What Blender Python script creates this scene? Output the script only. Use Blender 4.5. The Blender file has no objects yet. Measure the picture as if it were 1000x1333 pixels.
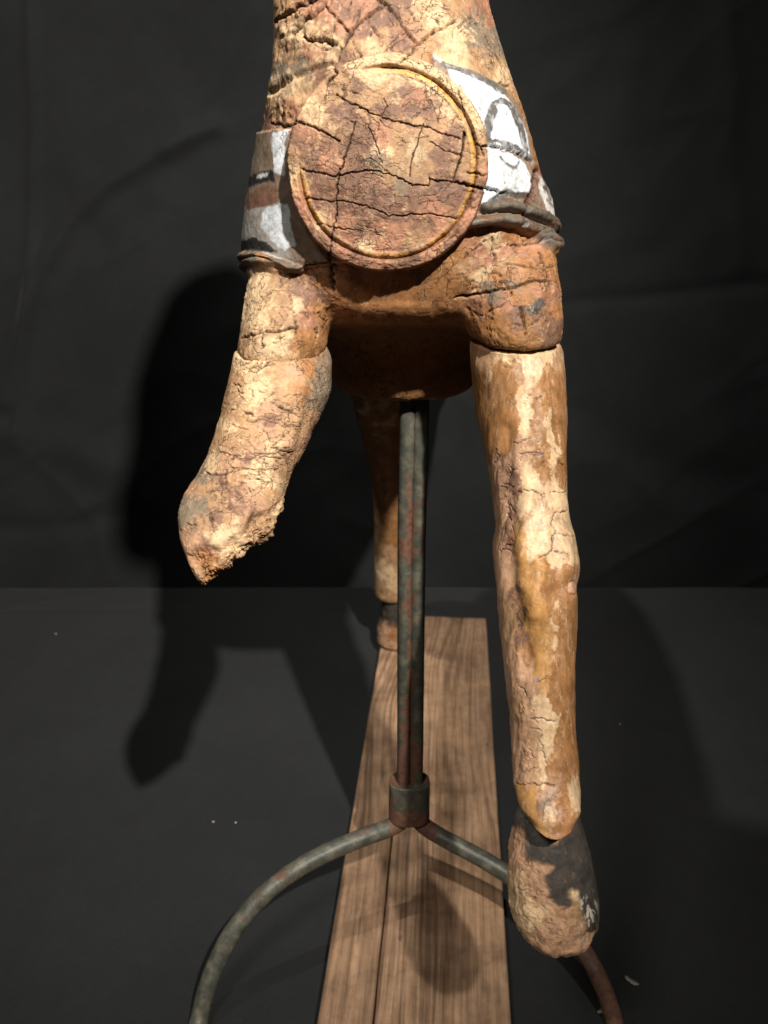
import bpy, bmesh, math, random
import numpy as np
from mathutils import Vector, Matrix

# ------------------------------------------------------------------ camera
FPX, PITCH, CAMZ = 1078.0, math.radians(21.7), 0.80
SP, CP = math.sin(PITCH), math.cos(PITCH)
sc = bpy.context.scene
cd = bpy.data.cameras.new('camera'); cam = bpy.data.objects.new('camera', cd)
sc.collection.objects.link(cam); sc.camera = cam
cam.location = (0, 0, CAMZ); cam.rotation_euler = (math.pi/2 - PITCH, 0, 0)
cd.sensor_fit = 'VERTICAL'; cd.sensor_height = 36.0; cd.lens = 36.0*FPX/1333.0
cd.clip_start = 0.02; cd.clip_end = 100
cd.dof.use_dof = True; cd.dof.focus_distance = 0.62; cd.dof.aperture_fstop = 8.5

# ------------------------------------------------------------------ light
w = bpy.data.worlds.new('World'); sc.world = w; w.use_nodes = True
bg = w.node_tree.nodes['Background']
bg.inputs[0].default_value = (1.0, 0.93, 0.84, 1); bg.inputs[1].default_value = 0.010
def spot(name, loc, aim, energy, size, blend, radius, col):
    l = bpy.data.lights.new(name, 'SPOT'); l.energy = energy; l.spot_size = math.radians(size)
    l.spot_blend = blend; l.shadow_soft_size = radius; l.color = col
    o = bpy.data.objects.new(name, l); sc.collection.objects.link(o); o.location = loc
    o.rotation_euler = (Vector(aim) - Vector(loc)).to_track_quat('-Z', 'Y').to_euler()
    return o
spot('ceiling_spotlight', (0.55, -0.85, 2.20), (-0.47, 1.15, 0.78), 450, 58, 1.0, 0.028, (1.0, 0.935, 0.85))
spot('overhead_spotlight', (-0.45, 0.78, 2.30), (0.60, 1.50, 0.30), 90, 72, 0.9, 0.03, (1.0, 0.95, 0.88))
spot('fill_light', (-0.50, -0.50, 1.90), (0.30, 0.50, -0.10), 68, 43, 1.0, 0.18, (1.0, 0.93, 0.84))  # added soft fill to brighten hoof and board, no such lamp seen
vs = sc.view_settings
vs.view_transform = 'Standard'; vs.look = 'None'; vs.exposure = 0.0; vs.gamma = 1.0; vs.use_curve_mapping = False

# ------------------------------------------------------------------ helpers
rng = np.random.default_rng(7); random.seed(7)
def at(px, py, Y):
    a = (px-500.0)/FPX; b = (py-666.5)/FPX
    t = Y/(CP - b*SP)
    return np.array((a*t, Y, CAMZ - t*SP - b*t*CP))
def on_plane(px, py, z):
    a = (px-500.0)/FPX; b = (py-666.5)/FPX
    t = (CAMZ - z)/(SP + b*CP)
    return np.array((a*t, t*(CP - b*SP), z))
def front(v):
    """photo-sheet coordinates (u, v) of points, used to lay out carving and paint"""
    x = v[:, 0]; y = v[:, 1]; z = v[:, 2] - CAMZ
    d = y*CP - z*SP; up = y*SP + z*CP
    return np.stack((500 + FPX*x/d, 666.5 - FPX*up/d), 1)
TAB = rng.random((64, 64, 64))
def vnoise(p):
    i = np.floor(p).astype(np.int64); f = p - i; f = f*f*(3-2*f); i &= 63; j = (i+1) & 63
    x0, y0, z0 = i.T; x1, y1, z1 = j.T; fx, fy, fz = f.T
    a = TAB[x0, y0, z0]*(1-fx) + TAB[x1, y0, z0]*fx
    b = TAB[x0, y1, z0]*(1-fx) + TAB[x1, y1, z0]*fx
    c = TAB[x0, y0, z1]*(1-fx) + TAB[x1, y0, z1]*fx
    d = TAB[x0, y1, z1]*(1-fx) + TAB[x1, y1, z1]*fx
    return (a*(1-fy)+b*fy)*(1-fz) + (c*(1-fy)+d*fy)*fz
def fbm(p, o=4, gain=0.5):
    s = 0; a = 1; t = 0
    for k in range(o):
        s = s + a*(vnoise(p*2.03**k + 17.3*k)*2-1); t += a; a *= gain
    return s/t
def sstep(a, b, x):
    t = np.clip((x-a)/(b-a), 0, 1); return t*t*(3-2*t)
def seg_dist(p, a, b):
    ab = b-a; t = np.clip(((p-a)@ab)/max(ab@ab, 1e-9), 0, 1)
    return np.linalg.norm(p - a - t[:, None]*ab, axis=1)
def line_dist(p, pts, lim=30.0):
    pts = np.array(pts, float); d = np.full(len(p), 1e3)
    lo = pts.min(0)-lim; hi = pts.max(0)+lim
    m = np.nonzero(((p > lo) & (p < hi)).all(1))[0]
    if len(m) == 0: return d
    q = p[m]; dd = np.full(len(m), 1e3)
    for a, b in zip(pts[:-1], pts[1:]): dd = np.minimum(dd, seg_dist(q, a, b))
    d[m] = dd; return d
def poly_sd(p, pts):
    """signed distance, negative inside"""
    pts = np.array(pts, float); d = np.full(len(p), 1e9); ins = np.zeros(len(p), bool)
    for a, b in zip(pts, np.roll(pts, -1, 0)):
        d = np.minimum(d, seg_dist(p, a, b))
        c = ((a[1] > p[:, 1]) != (b[1] > p[:, 1]))
        with np.errstate(divide='ignore', invalid='ignore'):
            xi = (b[0]-a[0])*(p[:, 1]-a[1])/(b[1]-a[1]) + a[0]
        ins ^= c & (p[:, 0] < xi)
    return np.where(ins, -d, d)
def link(o, parent=None):
    sc.collection.objects.link(o)
    if parent: o.parent = parent
    return o
def smooth(me): me.polygons.foreach_set('use_smooth', np.ones(len(me.polygons), bool))
def mesh_obj(name, V, F, mat, parent=None):
    me = bpy.data.meshes.new(name); V = np.asarray(V)
    me.from_pydata([tuple(x) for x in V], [], [tuple(int(i) for i in f) for f in F]); me.validate(); smooth(me)
    if mat: me.materials.append(mat)
    return link(bpy.data.objects.new(name, me), parent)
def grid_mesh(name, G, closed_u=True, closed_v=False, caps=True):
    """G[rows, cols, 3] -> fast quad mesh"""
    n, m, _ = G.shape; idx = np.arange(n*m).reshape(n, m)
    a = idx[:-1]; b = idx[1:]
    if closed_u:
        q = np.stack((a, np.roll(a, -1, 1), np.roll(b, -1, 1), b), -1).reshape(-1, 4)
    else:
        q = np.stack((a[:, :-1], a[:, 1:], b[:, 1:], b[:, :-1]), -1).reshape(-1, 4)
    V = G.reshape(-1, 3); tris = np.zeros((0, 3), int)
    if caps and closed_u:
        V = np.vstack((V, G[0].mean(0), G[-1].mean(0))); k = n*m
        t0 = np.stack((np.roll(idx[0], -1), idx[0], np.full(m, k)), -1)
        t1 = np.stack((idx[-1], np.roll(idx[-1], -1), np.full(m, k+1)), -1)
        tris = np.vstack((t0, t1))
    return fast_mesh(name, V, q, tris)
def fast_mesh(name, V, q, tris=np.zeros((0, 3), int)):
    me = bpy.data.meshes.new(name)
    me.vertices.add(len(V)); me.vertices.foreach_set('co', np.ascontiguousarray(V, dtype=np.float32).ravel())
    lv = np.concatenate((q.ravel(), tris.ravel())).astype(np.int32)
    me.loops.add(len(lv)); me.loops.foreach_set('vertex_index', lv)
    me.polygons.add(len(q)+len(tris))
    ls = np.concatenate((np.arange(len(q))*4, len(q)*4 + np.arange(len(tris))*3)).astype(np.int32)
    me.polygons.foreach_set('loop_start', ls)
    me.update(calc_edges=True); smooth(me); return me
def coords(me):
    v = np.empty(len(me.vertices)*3, np.float32); me.vertices.foreach_get('co', v); return v.reshape(-1, 3).astype(float)
def set_coords(me, v):
    me.vertices.foreach_set('co', np.ascontiguousarray(v, dtype=np.float32).ravel()); me.update()
def normals(me):
    n = np.empty(len(me.vertices)*3, np.float32); me.vertex_normals.foreach_get('vector', n); return n.reshape(-1, 3).astype(float)
def set_col(me, name, c):
    a = me.attributes.new(name, 'FLOAT_COLOR', 'POINT')
    c = np.hstack((c, np.ones((len(c), 1)))); a.data.foreach_set('color', c.astype(np.float32).ravel())
def set_f(me, name, c):
    a = me.attributes.new(name, 'FLOAT', 'POINT'); a.data.foreach_set('value', np.asarray(c, np.float32))
def tag(o, label=None, cat=None, group=None, kind=None):
    if label: o['label'] = label
    if cat: o['category'] = cat
    if group: o['group'] = group
    if kind: o['kind'] = kind
    return o
def empty(name, loc=(0, 0, 0)):
    o = bpy.data.objects.new(name, None); o.location = loc; o.empty_display_size = 0.05; return link(o)
def interp_rows(rows, n):
    rows = np.array(rows, float); k = rows[:, 0]; s = np.linspace(k[0], k[-1], n)
    out = [s]
    for c in range(1, rows.shape[1]):                       # smooth (Catmull-Rom like) interpolation
        dl = np.diff(rows[:, c])/np.diff(k); m = np.concatenate((dl[:1], np.where(dl[:-1]*dl[1:] > 0, 2*dl[:-1]*dl[1:]/(dl[:-1]+dl[1:]+1e-12*np.sign(dl[1:])+1e-300), 0), dl[-1:])); i = np.clip(np.searchsorted(k, s)-1, 0, len(k)-2)
        h = k[i+1]-k[i]; t = (s-k[i])/h
        out.append((2*t**3-3*t**2+1)*rows[i, c] + (t**3-2*t**2+t)*h*m[i] + (-2*t**3+3*t**2)*rows[i+1, c] + (t**3-t**2)*h*m[i+1])
    return np.stack(out, 1)

# ------------------------------------------------------------------ materials
class NT:
    def __init__(s, name):
        s.m = bpy.data.materials.new(name); s.m.use_nodes = True; s.t = s.m.node_tree; s.n = s.t.nodes; s.l = s.t.links
        s.b = s.n['Principled BSDF']
    def node(s, ty, ins=None, **kw):
        n = s.n.new(ty)
        for k, v in kw.items(): setattr(n, k, v)
        for k, v in (ins or {}).items():
            if hasattr(v, 'is_linked'): s.l.new(v, n.inputs[k])
            else: n.inputs[k].default_value = v
        return n
    def obj(s): return s.node('ShaderNodeTexCoord').outputs['Object']
    def mapp(s, vec, scale): return s.node('ShaderNodeMapping', {'Vector': vec, 'Scale': scale}).outputs[0]
    def noise(s, vec, scale, detail=4, rough=0.55, dist=0.0):
        return s.node('ShaderNodeTexNoise', {'Vector': vec, 'Scale': scale, 'Detail': detail, 'Roughness': rough, 'Distortion': dist}).outputs['Fac']
    def ramp(s, fac, stops, interp='LINEAR'):
        r = s.node('ShaderNodeValToRGB', {'Fac': fac}); e = r.color_ramp; e.interpolation = interp
        while len(e.elements) < len(stops): e.elements.new(0.5)
        for x, (p, c) in zip(e.elements, stops):
            x.position = p; x.color = (c, c, c, 1) if isinstance(c, (int, float)) else (*c, 1)
        return r.outputs[0]
    def mix(s, fac, a, b, mode='MIX'):
        n = s.node('ShaderNodeMix', data_type='RGBA', blend_type=mode)
        for i, v in ((0, fac), (6, a), (7, b)):
            if hasattr(v, 'is_linked'): s.l.new(v, n.inputs[i])
            else: n.inputs[i].default_value = v if i == 0 else (*v, 1)
        return n.outputs[2]
    def math(s, op, a, b=0.0):
        return s.node('ShaderNodeMath', {0: a, 1: b}, operation=op).outputs[0]
    def bump(s, h, strength, dist, prev=None):
        ins = {'Height': h, 'Strength': strength, 'Distance': dist}
        if prev: ins['Normal'] = prev
        return s.node('ShaderNodeBump', ins).outputs[0]
    def attr(s, name, out='Color'): return s.node('ShaderNodeAttribute', attribute_name=name).outputs[out]
    def set(s, **kw):
        for k, v in kw.items():
            k = k.replace('_', ' ')
            if hasattr(v, 'is_linked'): s.l.new(v, s.b.inputs[k])
            else: s.b.inputs[k].default_value = v
        return s.m

def carved_wood(name, grain, rough=0.55, spec=0.35, bump=1.0, fleck=0.5, net=75.0, netamt=1.0):
    """old painted wood: base colour from the paint attribute, flaking and grain on top"""
    s = NT(name); o = s.obj(); g = s.mapp(o, grain)
    base = s.attr('paint'); crack = s.attr('crack', 'Fac')
    fib = s.noise(g, 260, 5, 0.65); mot = s.noise(o, 70, 6, 0.65, 0.6); fine = s.noise(o, 900, 3, 0.6)
    c = s.mix(0.85, base, s.ramp(fib, [(0.25, 0.62), (0.5, 1.0), (0.75, 1.22)]), 'MULTIPLY')
    c = s.mix(0.8, c, s.ramp(mot, [(0.28, 0.55), (0.5, 1.0), (0.74, 1.25)]), 'MULTIPLY')
    chip = s.ramp(s.noise(g, 190, 7, 0.74, 0.8), [(0.575, 0.0), (0.60, 1.0)])
    c = s.mix(s.math('MULTIPLY', chip, fleck), c, (0.60, 0.40, 0.22))
    pit = s.ramp(s.noise(o, 330, 4, 0.7), [(0.29, 1.0), (0.35, 0.0)])
    c = s.mix(s.math('MULTIPLY', pit, 0.55), c, (0.10, 0.055, 0.03))
    wv = s.mix(0.012, o, s.node('ShaderNodeTexNoise', {'Vector': o, 'Scale': 90.0, 'Detail': 4.0}).outputs['Color'], 'LINEAR_LIGHT')
    vd = s.node('ShaderNodeTexVoronoi', {'Vector': s.mapp(wv, (0.8, 1, 1.35)), 'Scale': net}, feature='DISTANCE_TO_EDGE').outputs['Distance']
    line = s.math('MULTIPLY', s.ramp(vd, [(0.012, 1.0), (0.030, 0.0)]), s.ramp(s.noise(o, 28, 4, 0.6), [(0.44, 0.0), (0.56, 1.0)]))
    c = s.mix(s.math('MULTIPLY', line, 0.8*netamt), c, (0.05, 0.026, 0.015))
    c = s.mix(crack, c, (0.018, 0.010, 0.007))
    h = s.math('ADD', s.math('MULTIPLY', chip, -0.35), s.math('ADD', s.math('MULTIPLY', pit, -0.7), s.math('MULTIPLY', line, -0.8*netamt)))
    n1 = s.bump(h, 0.55*bump, 0.0012)
    n2 = s.bump(mot, 0.28*bump, 0.0010, n1)
    n3 = s.bump(fib, 0.55*bump, 0.0009, n2)
    n4 = s.bump(fine, 0.30*bump, 0.0004, n3)
    r = s.math('ADD', s.math('MULTIPLY', s.ramp(mot, [(0.3, 0.0), (0.7, 1.0)]), 0.22), rough-0.1)
    return s.set(Base_Color=c, Roughness=r, Specular_IOR_Level=spec, Normal=n4)
M_CHEST = carved_wood('weathered_chest_wood', (1, 1, 0.6), 0.58, 0.30, 1.0, 0.45)
M_STRAP = carved_wood('weathered_strap_paint', (1, 1, 1), 0.48, 0.35, 0.7, 0.10, 60.0, 0.7)
M_LEG = carved_wood('ochre_painted_leg', (1, 1, 0.14), 0.45, 0.45, 0.8, 0.38, 60.0, 0.25)
M_BARE = carved_wood('bare_leg_wood', (1, 1, 0.5), 0.60, 0.28, 1.0, 0.40, 85.0, 1.0)
M_HOOF = carved_wood('worn_hoof_paint', (1, 1, 0.25), 0.62, 0.25, 1.0, 0.12, 60.0, 0.0)

def cloth(name, base):
    s = NT(name); o = s.obj()
    big = s.noise(o, 3.5, 3); lint = s.noise(o, 850, 2, 0.6); weave = s.noise(o, 1500, 2, 0.5)
    c = s.mix(1.0, tuple(base), s.ramp(big, [(0.3, 0.86), (0.7, 1.14)]), 'MULTIPLY')
    c = s.mix(1.0, c, s.ramp(lint, [(0.3, 0.80), (0.7, 1.2)]), 'MULTIPLY')
    c = s.mix(0.9, c, s.ramp(s.noise(o, 26, 6, 0.7, 0.8), [(0.3, 0.92), (0.55, 1.0), (0.75, 1.10)]), 'MULTIPLY')
    fl = s.ramp(s.noise(s.mapp(o, (1, 0.35, 1)), 420, 3, 0.6, 1.5), [(0.735, 0.0), (0.77, 1.0)])
    c = s.mix(s.math('MULTIPLY', fl, 0.35), c, (0.13, 0.13, 0.125))
    dust = s.ramp(s.noise(o, 260, 2, 0.5), [(0.765, 0.0), (0.80, 1.0)])
    c = s.mix(s.math('MULTIPLY', dust, 0.5), c, (0.12, 0.115, 0.11))
    n = s.bump(weave, 0.35, 0.0006); n = s.bump(s.noise(o, 60, 4), 0.15, 0.004, n)
    return s.set(Base_Color=c, Roughness=0.95, Specular_IOR_Level=0.12, Sheen_Weight=0.08, Sheen_Roughness=0.5, Normal=n)
M_CLOTH = cloth('black_felt_cloth', (0.0240, 0.0256, 0.0268))
M_DROP = cloth('black_backdrop_cloth', (0.0250, 0.0266, 0.0280))

def metal():
    s = NT('painted_rusty_steel'); o = s.obj()
    rust_n = s.noise(o, 38, 6, 0.65, 0.5); ra = s.attr('rust', 'Fac')
    rust = s.ramp(s.math('ADD', rust_n, s.math('MULTIPLY', ra, 0.42)), [(0.60, 0.0), (0.70, 1.0)])
    gm = s.noise(o, 90, 5, 0.6)
    paint = s.ramp(gm, [(0.3, (0.048, 0.050, 0.040)), (0.52, (0.088, 0.090, 0.070)), (0.75, (0.19, 0.165, 0.115))])
    rc = s.ramp(s.noise(o, 160, 5, 0.65), [(0.3, (0.085, 0.040, 0.025)), (0.7, (0.20, 0.10, 0.062))])
    c = s.mix(rust, paint, rc)
    scr = s.ramp(s.noise(s.mapp(o, (1, 1, 0.5)), 210, 4, 0.6), [(0.70, 0.0), (0.74, 1.0)])
    c = s.mix(s.math('MULTIPLY', scr, 0.6), c, (0.33, 0.29, 0.22))
    n = s.bump(s.noise(o, 240, 5, 0.65), 0.5, 0.0008); n = s.bump(rust, 0.3, 0.0005, n)
    r = s.ramp(rust, [(0.0, 0.42), (1.0, 0.75)])
    return s.set(Base_Color=c, Roughness=r, Specular_IOR_Level=0.45, Metallic=0.0, Normal=n)
M_STEEL = metal()

def plank_mat(name, tint, knot):
    s = NT(name); o = s.obj()
    wob = s.node('ShaderNodeTexNoise', {'Vector': s.mapp(o, (9, 1.6, 9)), 'Scale': 1.0, 'Detail': 2.0}).outputs['Color']
    vec = s.mix(0.06, o, wob, 'LINEAR_LIGHT')
    if knot:
        k = s.node('ShaderNodeVectorMath', {0: o, 1: (knot[0], knot[1], 0)}, operation='SUBTRACT').outputs[0]
        k = s.mapp(k, (1.0, 0.45, 1.0)); d = s.node('ShaderNodeVectorMath', {0: k}, operation='LENGTH').outputs['Value']
        push = s.math('MULTIPLY', s.node('ShaderNodeMapRange', {'Value': d, 'From Min': 0.0, 'From Max': 0.11, 'To Min': 0.045, 'To Max': 0.0}).outputs[0], 1.0)
        comb = s.node('ShaderNodeCombineXYZ', {'X': push}).outputs[0]
        vec = s.node('ShaderNodeVectorMath', {0: vec, 1: comb}, operation='ADD').outputs[0]
    wave = s.node('ShaderNodeTexWave', {'Vector': s.mapp(vec, (1, 0.010, 0.35)), 'Scale': 30.0, 'Distortion': 2.2, 'Detail': 3.0, 'Detail Scale': 1.4}, bands_direction='X').outputs['Fac']
    band = s.noise(s.mapp(vec, (1, 0.012, 0.5)), 75, 4, 0.6)
    wave = s.math('ADD', s.math('MULTIPLY', wave, 0.14), s.math('MULTIPLY', band, 0.96))
    fib = s.noise(s.mapp(o, (1, 0.03, 1)), 420, 5, 0.65)
    c = s.ramp(wave, [(0.2, (0.56*tint, 0.37*tint, 0.235*tint)), (0.5, (0.43*tint, 0.270*tint, 0.165*tint)), (0.80, (0.16*tint, 0.096*tint, 0.058*tint))])
    c = s.mix(0.8, c, s.ramp(fib, [(0.28, 0.42), (0.5, 1.0), (0.72, 1.35)]), 'MULTIPLY')
    c = s.mix(0.8, c, s.ramp(s.noise(o, 48, 6, 0.7, 0.6), [(0.3, 0.70), (0.5, 1.0), (0.72, 1.22)]), 'MULTIPLY')
    stain = s.noise(o, 11, 5, 0.6, 0.4)
    c = s.mix(0.9, c, s.ramp(stain, [(0.30, (0.50, 0.46, 0.43)), (0.5, (1, 1, 1)), (0.72, (1.30, 1.24, 1.14))]), 'MULTIPLY')
    spk = s.ramp(s.noise(o, 130, 2, 0.5), [(0.775, 0.0), (0.80, 1.0)])
    c = s.mix(s.math('MULTIPLY', spk, 0.7), c, (0.55, 0.40, 0.28))
    dk = s.ramp(s.noise(s.mapp(o, (1, 0.4, 1)), 75, 3, 0.5), [(0.22, 1.0), (0.27, 0.0)])
    c = s.mix(s.math('MULTIPLY', dk, 0.7), c, (0.07, 0.04, 0.028))
    n = s.bump(fib, 0.35, 0.0008); n = s.bump(wave, 0.18, 0.0012, n)
    return s.set(Base_Color=c, Roughness=s.ramp(stain, [(0.3, 0.42), (0.7, 0.62)]), Specular_IOR_Level=0.4, Normal=n)
def plain(name, col, rough=0.7):
    s = NT(name); n = s.noise(s.obj(), 300, 4)
    return s.set(Base_Color=s.mix(0.6, tuple(col), s.ramp(n, [(0.3, 0.7), (0.7, 1.2)]), 'MULTIPLY'), Roughness=rough)

# ------------------------------------------------------------------ the setting: cloth-covered platform and hanging backdrop
EDGE_Y = on_plane(500, 765, 0.0)[1]
def platform():
    xs = np.linspace(-1.7, 1.7, 420); ys = np.linspace(-0.25, EDGE_Y, 300)
    X, Yg = np.meshgrid(xs, ys); P = np.stack((X, Yg, 0*X), -1).reshape(-1, 3)
    h = 0.0025*fbm(P*np.array((2.2, 3.5, 1)) + 3, 3) - 0.0015
    fold = np.exp(-((P[:, 1] - (EDGE_Y-0.085) - 0.02*P[:, 0])/0.006)**2)*0.0012
    h = h - 0.0022*np.clip(1 - 3.2*np.abs(fbm(P*np.array((2.4, 4.0, 1)) + 7.5, 3)), 0, 1)**3
    P[:, 2] = np.minimum(h, 0) + fold*(P[:, 0] < 0.2)
    G = P.reshape(len(ys), len(xs), 3); tt = np.linspace(0, 1, len(ys))[:, None]**6
    wv = fbm(np.stack((xs*3.1, 0*xs, 0*xs), 1) + 2, 4); G[:, :, 1] += tt*0.007*wv[None]; G[:, :, 2] -= tt*0.003*np.abs(wv)[None]
    drop = []                                             # the cloth rolls over the back edge and hangs
    for k in range(1, 9):
        a = k/8*math.pi/2; drop.append(G[-1] + np.array((0, 0.012*math.sin(a), -0.012*(1-math.cos(a)))))
    drop.append(G[-1] + np.array((0, 0.013, -0.45)))
    G = np.concatenate((G, np.array(drop)), 0)
    me = grid_mesh('platform', G, closed_u=False); me.flip_normals(); me.materials.append(M_CLOTH)
    tag(link(bpy.data.objects.new('platform', me)), 'platform covered in matte black cloth under the carved animal', kind='structure')
platform()
YB = 2.02
def backdrop():
    xs = np.linspace(-2.2, 2.2, 520); zs = np.linspace(-0.5, 2.6, 400)
    X, Z = np.meshgrid(xs, zs); P = np.stack((X, YB + 0*X, Z), -1).reshape(-1, 3); uv = front(P)
    d = 0.016*fbm(P*np.array((1.5, 1, 0.8)) + 9, 3) + 0.006*fbm(P*np.array((5, 1, 2.5)) + 31, 3)
    for pts, wd, amp in [([(38, -60), (46, 150), (42, 300), (36, 420), (24, 560)], 7, 0.012),
                         ([(280, 165), (215, 195), (140, 240), (90, 290), (55, 350), (28, 430), (10, 520)], 13, 0.022),
                         ([(330, 20), (270, 120), (220, 190)], 18, 0.012),
                         ([(-10, 560), (90, 585), (150, 610), (190, 650)], 26, 0.018),
                         ([(-10, 690), (60, 690), (170, 670)], 14, -0.012),
                         ([(720, 395), (850, 385), (1010, 366)], 11, -0.007),
                         ([(740, 520), (850, 610), (1010, 640)], 34, -0.014),
                         ([(820, 80), (800, 190), (840, 300)], 24, 0.010), ([(940, -40), (950, 200), (960, 340)], 16, 0.007)]:
        dd = line_dist(uv, pts, 4*wd); d -= amp*np.exp(-(dd/wd)**2)
    ca, sa = math.cos(.6), math.sin(.6); Q = np.stack((P[:, 0]*ca + P[:, 2]*sa, 0*d, (P[:, 2]*ca - P[:, 0]*sa)), 1)
    d -= 0.010*np.clip(1 - 3.2*np.abs(fbm(Q*np.array((2.6, 1, 0.9)) + 5.5, 3)), 0, 1)**3 + 0.006*np.clip(1 - 3.0*np.abs(fbm(Q*np.array((1.2, 1, 4.2)) + 15.5, 3)), 0, 1)**3
    P[:, 1] += d
    me = grid_mesh('backdrop_cloth', P.reshape(len(zs), len(xs), 3), closed_u=False); me.materials.append(M_DROP)
    tag(link(bpy.data.objects.new('backdrop_cloth', me)), 'softly creased black cloth hanging behind the carved animal', kind='structure')
backdrop()

# ------------------------------------------------------------------ the wooden base board
BZ = 0.018                                                # top of the board
def board():
    VPX = 597.0
    a = on_plane(501, 802, BZ); b = on_plane(632, 802, BZ); yaw = math.atan2(VPX-500, FPX/CP)
    root = empty('base_board', (0.5*(a[0]+b[0]), a[1], 0)); root.rotation_euler = (0, 0, -yaw)
    tag(root, 'long wooden board of two old brown planks lying under the carved animal', 'board')
    inv = Matrix.Rotation(-yaw, 4, 'Z').inverted()
    def loc(px, py):
        p = on_plane(px, py, BZ); return inv @ (Vector(p) - Vector((root.location.x, root.location.y, BZ)))
    xl = 0.5*(loc(501, 802).x + loc(413, 1333).x); xr = 0.5*(loc(632, 802).x + loc(667, 1333).x); xs = loc(494, 1250).x
    for x0, x1, tint, knot in ((xl, xs-0.0006, 1.0, (xl+0.022, -0.30)), (xs+0.0006, xr, 0.90, None)):
        n, m = 300, 40; L = 1.30
        prof = []; r = 0.003; wd = x1-x0
        top = np.linspace(x0+r, x1-r, m)
        prof = [(x0, 0.0005), (x0, BZ-r), (x0+r*0.3, BZ-r*0.3)] + [(t, BZ) for t in top] + [(x1-r*0.3, BZ-r*0.3), (x1, BZ-r), (x1, 0.0005)]
        prof = np.array(prof); ys = np.concatenate(([0.0], np.linspace(-0.002, -L, n)))
        G = np.zeros((len(ys), len(prof), 3)); G[:, :, 0] = prof[None, :, 0]; G[:, :, 1] = ys[:, None]; G[:, :, 2] = prof[None, :, 1]
        G[0, 3:-3, 2] -= 0.0012
        flat = G.reshape(-1, 3); edge = np.isclose(flat[:, 0], x0) | np.isclose(flat[:, 0], x1)
        nz = fbm(flat*np.array((60, 14, 60)) + x0*50, 3)
        flat[:, 2] += np.where(flat[:, 2] > 0.01, 0.0007*fbm(flat*np.array((90, 6, 1)) + 5, 3), 0)
        flat[:, 0] += np.where(edge, 0.0009*nz, 0)
        me = grid_mesh('plank', G); me.materials.append(plank_mat('old_plank_wood', tint, knot))
        link(bpy.data.objects.new('plank', me), root)
    return root
board()

# ------------------------------------------------------------------ steel stand
def tube_mesh(name, pts, rx, ry=None, side=24, n=None, rough=0.0):
    """tube along smoothed points; rx = radius along its sideways axis, ry = radius along depth"""
    pts = [Vector(p) for p in pts]; ry = ry or rx
    P = []
    for i in range(len(pts)-1):
        p0 = pts[max(i-1, 0)]; p1 = pts[i]; p2 = pts[i+1]; p3 = pts[min(i+2, len(pts)-1)]
        for k in range(14):
            t = k/14; P.append(0.5*((2*p1) + (p2-p0)*t + (2*p0-5*p1+4*p2-p3)*t*t + (3*p1-p0-3*p2+p3)*t**3))
    P.append(pts[-1]); G = []
    for i, p in enumerate(P):
        d = (P[min(i+1, len(P)-1)] - P[max(i-1, 0)]).normalized()
        s = d.cross(Vector((0, 1, 0.12))).normalized(); u = s.cross(d).normalized()
        G.append([tuple(p + s*rx*math.cos(a) + u*ry*math.sin(a)) for a in np.linspace(0, 2*math.pi, side, endpoint=False)])
    G = np.array(G); f = G.reshape(-1, 3)
    f += 0.0005*rough*np.stack([fbm(f*70 + k*11, 3) for k in range(3)], 1)
    return grid_mesh(name, f.reshape(G.shape))
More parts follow.
